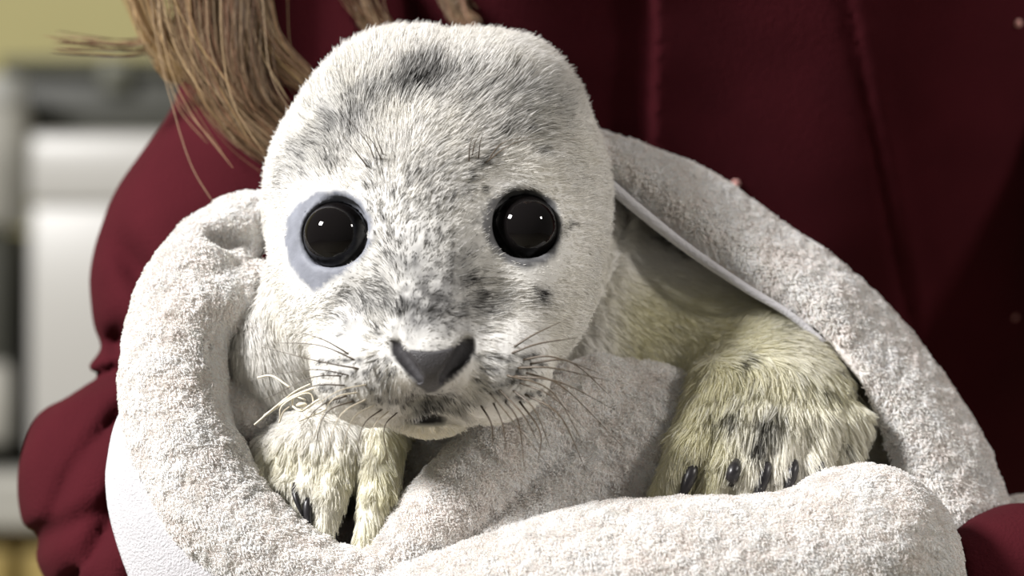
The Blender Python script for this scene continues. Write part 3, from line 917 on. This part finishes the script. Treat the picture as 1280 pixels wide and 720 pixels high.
def wtow(C, T):
    px, py = topx(C)
    nn = TN[T].mean(1)
    w = np.where(nn[:, 1] < 0.3, 1.0, 0.10) * np.where(py < 800, 1.0, 0.03)
    w = w * np.where(seal(C) < 3, 0, 1.0)
    return w
X = sample_mesh(TPb, TQ, 390000, wtow)
W1, R1, C1 = pile(X, grad(tow, X), 5.6, TCOL, 0.66)
nu, nv = 110, 70
I = np.arange(nu * nv).reshape(nu, nv)
DQ = np.stack([I[:-1, :-1], I[1:, :-1], I[1:, 1:], I[:-1, 1:]], -1).reshape(-1, 4)
du = np.gradient(GD, axis=0); dv = np.gradient(GD, axis=1)
gn = np.cross(du, dv); gn /= np.linalg.norm(gn, axis=2)[..., None] + 1e-9
if gn[60, 25, 1] > 0: gn = -gn
GN = gn.reshape(-1, 3); GP = GD.reshape(-1, 3)
X = []; NN = []
T = np.vstack([DQ[:, [0, 1, 2]], DQ[:, [0, 2, 3]]])
nD = 130000
a, b, c = GP[T[:, 0]], GP[T[:, 1]], GP[T[:, 2]]
jv = (T[:, 0] % nv) / nv
ar = np.linalg.norm(np.cross(b - a, c - a), axis=1) * np.where(jv < 0.66, 1.0, 0.15) * np.where((jv < 0.035) & (T[:, 0] < 70 * nv), 0.0, 1.0)
cum = np.cumsum(ar); tt = np.clip(np.searchsorted(cum, rng.random(nD) * cum[-1]), 0, len(T) - 1)
u = np.sqrt(rng.random(nD)); v = rng.random(nD)
w = np.stack([1 - u, u * (1 - v), u * v], 1)
X = a[tt] * w[:, :1] + b[tt] * w[:, 1:2] + c[tt] * w[:, 2:]
NN = GN[T[tt, 0]]
W2, R2, C2 = pile(X + NN * 5.0, NN, 8.5, TCOL, 0.8)
strands_obj('pile', np.concatenate([W1, W2]), np.concatenate([R1, R2]), np.concatenate([C1, C2]), M_PILE, towel, 'stuff', 'short cream terry loops')

# tangle of pale threads caught at the whiskers
th = empty('thread_tangle', wp(370, 500, -60), 'small tangle of pale threads caught on the whiskers beside the muzzle', 'thread')
TH = [[(318, 531, -60), (345, 508, -70), (368, 490, -72), (388, 480, -70)], [(374, 526, -70), (400, 515, -78), (425, 500, -100), (440, 494, -116)], [(330, 520, -62), (362, 498, -75), (384, 488, -80), (400, 484, -84), (420, 488, -105)],
      [(350, 524, -66), (352, 508, -76), (372, 495, -82), (388, 492, -80), (391, 505, -78), (378, 512, -76), (366, 508, -76), (368, 496, -80), (382, 500, -84)],
      [(366, 508, -78), (376, 514, -86), (386, 508, -80), (398, 500, -84), (418, 492, -105)], [(349, 528, -64), (354, 515, -72), (362, 508, -76)], [(362, 484, -74), (340, 470, -60), (322, 472, -50)]]
for p in TH:
    q = catmull([at(*x) for x in p], 24)
    V, F = tube(q, 1.5 * np.ones(24) * rng.uniform(.7, 1.2), 6)
    mesh_obj('thread', world_pts(V), F, M_THREAD, th)
V, F = sphere(np.zeros(3), 1.0, 14, 10)
V = V * np.array([6.5, 2.2, 3.2]) * (1 + 0.25 * noise(V, 0.6, 3))[:, None] + at(377, 506, -80)
mesh_obj('knot', world_pts(V), F, M_THREAD, th)

# ------------------------------------------------------------------ the person holding the bundle
pb = np.array([0.08, 0.47, 0.0])
person = empty('person', pb, 'person in a maroon hoodie with loose blonde hair holding the wrapped seal', 'person')
U = 1 / S
def mp(x, y, z): return np.array([x * U, y * U, (z - CZ) * U])
bd = SDF()
cx = 0.08
HX, HY, HZ = 0.03, 0.10, 1.555          # head, bent forward over the bundle
def limb(s, pts, k=60):
    for a, b in zip(pts[:-1], pts[1:]):
        s.add(cone(mp(*a[:3]), mp(*b[:3]), a[3] * U, b[3] * U), k)
# body under the clothes, one surface: head, trunk, legs, hands
bd.add(ell(mp(HX, HY, HZ), np.array([.075, .095, .115]) * U), 40)
limb(bd, [(HX, HY + .03, HZ - .06, .055), (cx - .01, .23, 1.41, .058)], 60)
limb(bd, [(cx, .23, 1.37, .08), (cx, .41, 1.10, .09), (cx, .47, .92, .11)], 120)
for sx in (-1, 1):
    limb(bd, [(cx + sx * .09, .47, .88, .085), (cx + sx * .10, .46, .50, .055), (cx + sx * .10, .48, .09, .04)], 80)
    limb(bd, [(cx + sx * .10, .47, .06, .04), (cx + sx * .11, .35, .04, .03)], 40)
bd.add(ell(mp(HX, HY - .10, HZ - .015), np.array([.012, .018, .018]) * U), 20)          # nose
for sx in (-1, 1):
    bd.add(ell(mp(HX + sx * .076, HY + .01, HZ), np.array([.010, .02, .03]) * U), 10)  # ears
    bd.cut(ell(mp(HX + sx * .03, HY - .088, HZ + .015), np.array([.014, .012, .009]) * U), 14)
HANDS = [((-.184, .115, 1.06), (-.06, -.02, .985), (-.015, -.02, .97), 1), ((.36, .12, 1.06), (.17, -.005, .98), (.12, -.005, .972), -1)]
for el_, wr, pm, sg in HANDS:
    limb(bd, [(*el_, .036), (*wr, .026), (*pm, .028)], 20)
    for k in range(4):
        yy = pm[1] - .03 + .02 * k
        ln = (.055, .068, .064, .05)[k]
        limb(bd, [(pm[0], yy, pm[2], .010), (pm[0] + sg * ln * .6, yy, pm[2] + .004, .0095), (pm[0] + sg * ln, yy, pm[2] + .016, .008)], 8)
    limb(bd, [(wr[0] + sg * .02, wr[1] - .02, wr[2], .012), (pm[0], pm[1] - .055, pm[2] + .012, .010), (pm[0] + sg * .022, pm[1] - .06, pm[2] + .02, .008)], 8)
P, Q = surface_nets(bd, mp(-.30, -.12, -.01), mp(.5, .66, 1.70), 0.009 * U, 2)
mesh_obj('body', world_pts(P), Q, M_PSKIN, person)
for sx in (-1, 1):
    V, F = sphere(mp(HX + sx * .03, HY - .080, HZ + .015), .012 * U, 20, 14)
    mesh_obj('eye', world_pts(V), F, M_PALE, person)

hd = SDF()
for sx in (-.07, .08):
    limb(hd, [(cx + sx, .225, 1.36, .125), (cx + sx, .405, 1.12, .14), (cx + sx, .485, .90, .14)], 150)
limb(hd, [(cx - .15, .22, 1.39, .07), (cx + .17, .22, 1.39, .07)], 120)
hd.add(ell(mp(cx, .30, 1.44), np.array([.13, .10, .07]) * U), 60)        # hood lying at the neck
# near sleeve on the left of the picture, bent at the elbow
sl = SDF(); sr = SDF()
sl.chain([(340, -260, 560, 190), (372, -60, 500, 165), (382, 90, 455, 152), (352, 200, 420, 146), (270, 300, 390, 138), (250, 370, 370, 132), (262, 440, 350, 112)], 40, 16)
sl.chain([(190, 560, 330, 128), (172, 610, 300, 150), (230, 720, 220, 140), (360, 830, 120, 120), (520, 880, 40, 100)], 26, 14)
sl.chain([(262, 430, 350, 112), (215, 520, 335, 118)], 26)
# the other sleeve comes in from the right below
sr.chain([(1420, -260, 640, 200), (1500, 200, 640, 180), (1560, 560, 480, 160), (1430, 720, 220, 118), (1330, 752, 110, 106), (1275, 742, 60, 100), (1240, 742, 40, 72)], 40, 16)
def dent(v, P):
    w = np.nonzero(v < 60)[0]
    if len(w): v[w] = smax(v[w], 2.0 - tow(P[w]), 4)
    return v
def sleeve_full(P):
    v = sl(P)
    px, py = topx(P)
    low = sstep(455, 520, py) * sstep(260, 150, px)
    n = fbm(P, 120, 91, 2)
    ph = (px * 0.78 + py * 0.62) / 11.5 + 2.4 * n
    f = (1 - np.abs(np.sin(ph / 2))) ** 1.5 * low * 30.0 * np.clip(0.55 + 1.2 * noise(P, 95, 95), 0, 1.2)
    f = f + np.exp(-((px - 172 - (py - 330) * 0.5) / 26) ** 2 - ((py - 345) / 46) ** 2) * 30
    f = f + np.exp(-((px - 150) / 16) ** 2 - ((py - 425) / 20) ** 2) * 22
    f = f + np.exp(-((py - 462 + (px - 150) * 0.35) / 12) ** 2) * sstep(330, 200, px) * 20
    f = f + np.exp(-((py - 650 + (px - 100) * 0.45) / 16) ** 2) * 12 * sstep(220, 160, px)
    return dent(v + f + 4 * fbm(P, 150, 93, 2), P)
def hood_full(P):
    v = hd(P) + 5 * fbm(P, 190, 93, 2)
    px, py = topx(P)
    # vertical folds of the front
    t = sstep(700, 800, px) * (P[:, 1] > 200)
    edge = 812 + 6 * noise(P, 200, 97)
    v = v - 16 * t * sstep(edge - 6, edge + 3, px) * sstep(520, 200, py)
    seam = 1058 + np.clip(py, -200, 400) * 0.2
    v = v + t * 5 * np.exp(-((px - seam) / 7) ** 2) - t * 3 * np.exp(-((px - seam - 16) / 10) ** 2)
    return dent(v, P)
P, Q = surface_nets(hood_full, np.array([-700, -140, -1050]), np.array([1500, 1900, 1150]), 12.0, 2)
hoodie = mesh_obj('hoodie', world_pts(P), Q, M_HOOD, person, label='maroon fleece hoodie')
P, Q = surface_nets(sleeve_full, np.array([-800, -140, -700]), np.array([120, 820, 900]), 8.0, 2)
mesh_obj('sleeve', world_pts(P), Q, M_HOOD, hoodie)
P, Q = surface_nets(lambda q: dent(sr(q) + 6 * fbm(q, 110, 99, 2), q), np.array([450, -140, -700]), np.array([1500, 1000, 1000]), 11.0, 2)
mesh_obj('sleeve', world_pts(P), Q, M_HOOD, hoodie)
tr = SDF()
for sx in (-1, 1):
    limb(tr, [(cx + sx * .085, .48, .92, .12), (cx + sx * .10, .465, .50, .085), (cx + sx * .10, .48, .10, .075)], 60)
P, Q = surface_nets(tr, mp(-.30, .22, .02), mp(.45, .72, 1.07), 0.014 * U, 1)
mesh_obj('trousers', world_pts(P), Q, M_TROUS, person)
for sx in (-1, 1):
    sh = SDF(); limb(sh, [(cx + sx * .10, .51, .050, .048), (cx + sx * .11, .41, .046, .045), (cx + sx * .115, .31, .038, .037)], 20)
    P, Q = surface_nets(sh, mp(cx + sx * .10 - .12, .20, -.02), mp(cx + sx * .10 + .12, .6, .14), 0.008 * U, 1)
    mesh_obj('shoe', world_pts(P), Q, M_SHOE, person)
# lint on the hoodie
for (px, py, r) in ((1272, 29, 5.5), (920, 229, 5.0), (1269, 397, 4.0)):
    ds = np.linspace(150, 900, 400)
    L_ = np.array([at(px, py, d) for d in ds]); vv = hood_full(L_)
    i = np.argmax(vv < 0); d = ds[i] if vv[i] < 0 else 450
    V, F = sphere(np.zeros(3), r, 12, 8)
    V = V * (1 + 0.3 * noise(V, 3.0, int(px)))[:, None] + at(px, py, d - 2)
    mesh_obj('lint_fleck', world_pts(V), F, M_LINT, hoodie)

# hair: loose locks hanging forward
def lock(path, n, w0, w1, cols, curl=4):
    C = catmull([at(*p) for p in path], 18)
    K = len(C)
    out = np.empty((n, K, 3))
    t = np.linspace(0, 1, K)
    wd = w0 + (w1 - w0) * t
    a = rng.standard_normal((n, 3)) * 0.5
    ph = rng.uniform(0, 6.28, (n, 1)); fq = rng.uniform(2, 7, (n, 1))
    for i in range(3):
        out[:, :, i] = C[None, :, i] + a[:, i:i + 1] * wd[None] + curl * np.sin(ph + i + fq * t[None])
    cc = np.array(cols)[rng.integers(0, len(cols), n)] * rng.uniform(.7, 1.25, (n, 1))
    rad = np.full((n, K), 0.5 * S); rad[:, -1] *= .3
    return world_pts(out.reshape(-1, 3)).reshape(n, K, 3), rad, np.clip(cc, 0, 1)
BL = [(.34, .22, .10), (.45, .31, .15), (.25, .15, .07), (.52, .38, .22)]
BR = [(.19, .12, .065), (.27, .18, .10), (.40, .29, .18), (.13, .08, .045), (.28, .15, .09)]
LK = [([(250, -420, 420), (180, -200, 330), (165, -60, 280), (185, 10, 270), (207, 60, 268), (245, 92, 272)], 600, 22, 14, BL, 5),
      ([(255, -300, 400), (235, -120, 320), (240, -30, 290), (248, 20, 280), (232, 48, 275), (205, 80, 272), (228, 96, 272)], 260, 18, 9, BL, 4),
      ([(330, -420, 420), (280, -200, 330), (262, -60, 270), (262, 30, 255), (275, 95, 245), (302, 140, 240), (345, 176, 240)], 1300, 40, 20, BR, 6),
      ([(350, -420, 420), (310, -200, 330), (298, -60, 270), (298, 20, 250), (302, 80, 240), (322, 130, 238), (352, 160, 240)], 900, 30, 18, BR, 6),
      ([(380, -420, 430), (340, -200, 340), (312, -60, 280), (318, 10, 260), (340, 60, 255), (380, 100, 262)], 420, 26, 12, BR + BL, 4),
      ([(160, -200, 360), (225, -40, 300), (215, 40, 275), (170, 58, 270), (110, 56, 268), (70, 52, 268)], 26, 8, 12, BR, 5),
      ([(300, -420, 420), (250, -200, 330), (245, -60, 275), (255, 30, 262), (275, 90, 256), (315, 150, 250)], 160, 75, 60, BR + BL, 10),
      ([(470, -420, 440), (450, -200, 400), (440, -40, 360), (450, 10, 340), (475, 45, 330), (500, 60, 330)], 700, 30, 14, BR, 5),
      ([(560, -420, 440), (570, -200, 410), (560, -60, 380), (570, 10, 360), (590, 30, 350)], 260, 26, 12, BR, 5)]
A = [lock(*l) for l in LK]
# scalp cover
hn = 5000
hcn = mp(HX, HY + .01, HZ + .01)
dv_ = rng.standard_normal((hn, 3)); dv_ /= np.linalg.norm(dv_, axis=1)[:, None]
dv_ = dv_[(dv_[:, 2] > -0.3) & ((dv_[:, 1] > -0.35) | (dv_[:, 2] > 0.6))]
K = 18; t = np.linspace(0, 1, K)
o_ = np.empty((len(dv_), K, 3))
for k in range(K):
    q = dv_ * np.array([.080, .10, .12]) * U
    q = q * (1 + 0.10 * math.sin(t[k] * 3)) 
    q[:, 2] -= t[k] ** 1.3 * .20 * U * (0.4 + 0.6 * sstep(.9, 0, dv_[:, 2]))
    q[:, 0] *= (1 + .25 * t[k]); q[:, 1] = q[:, 1] + t[k] * .01 * U
    o_[:, k] = hcn + q
cc = np.array(BR)[rng.integers(0, len(BR), len(o_))]
A.append((world_pts(o_.reshape(-1, 3)).reshape(-1, K, 3), np.full((len(o_), K), 1.2 * S), cc))
strands_obj('hair', np.concatenate([a[0] for a in A]), np.concatenate([a[1] for a in A]), np.concatenate([a[2] for a in A]), M_HAIR, person, 'stuff', 'long loose dark blonde hair')
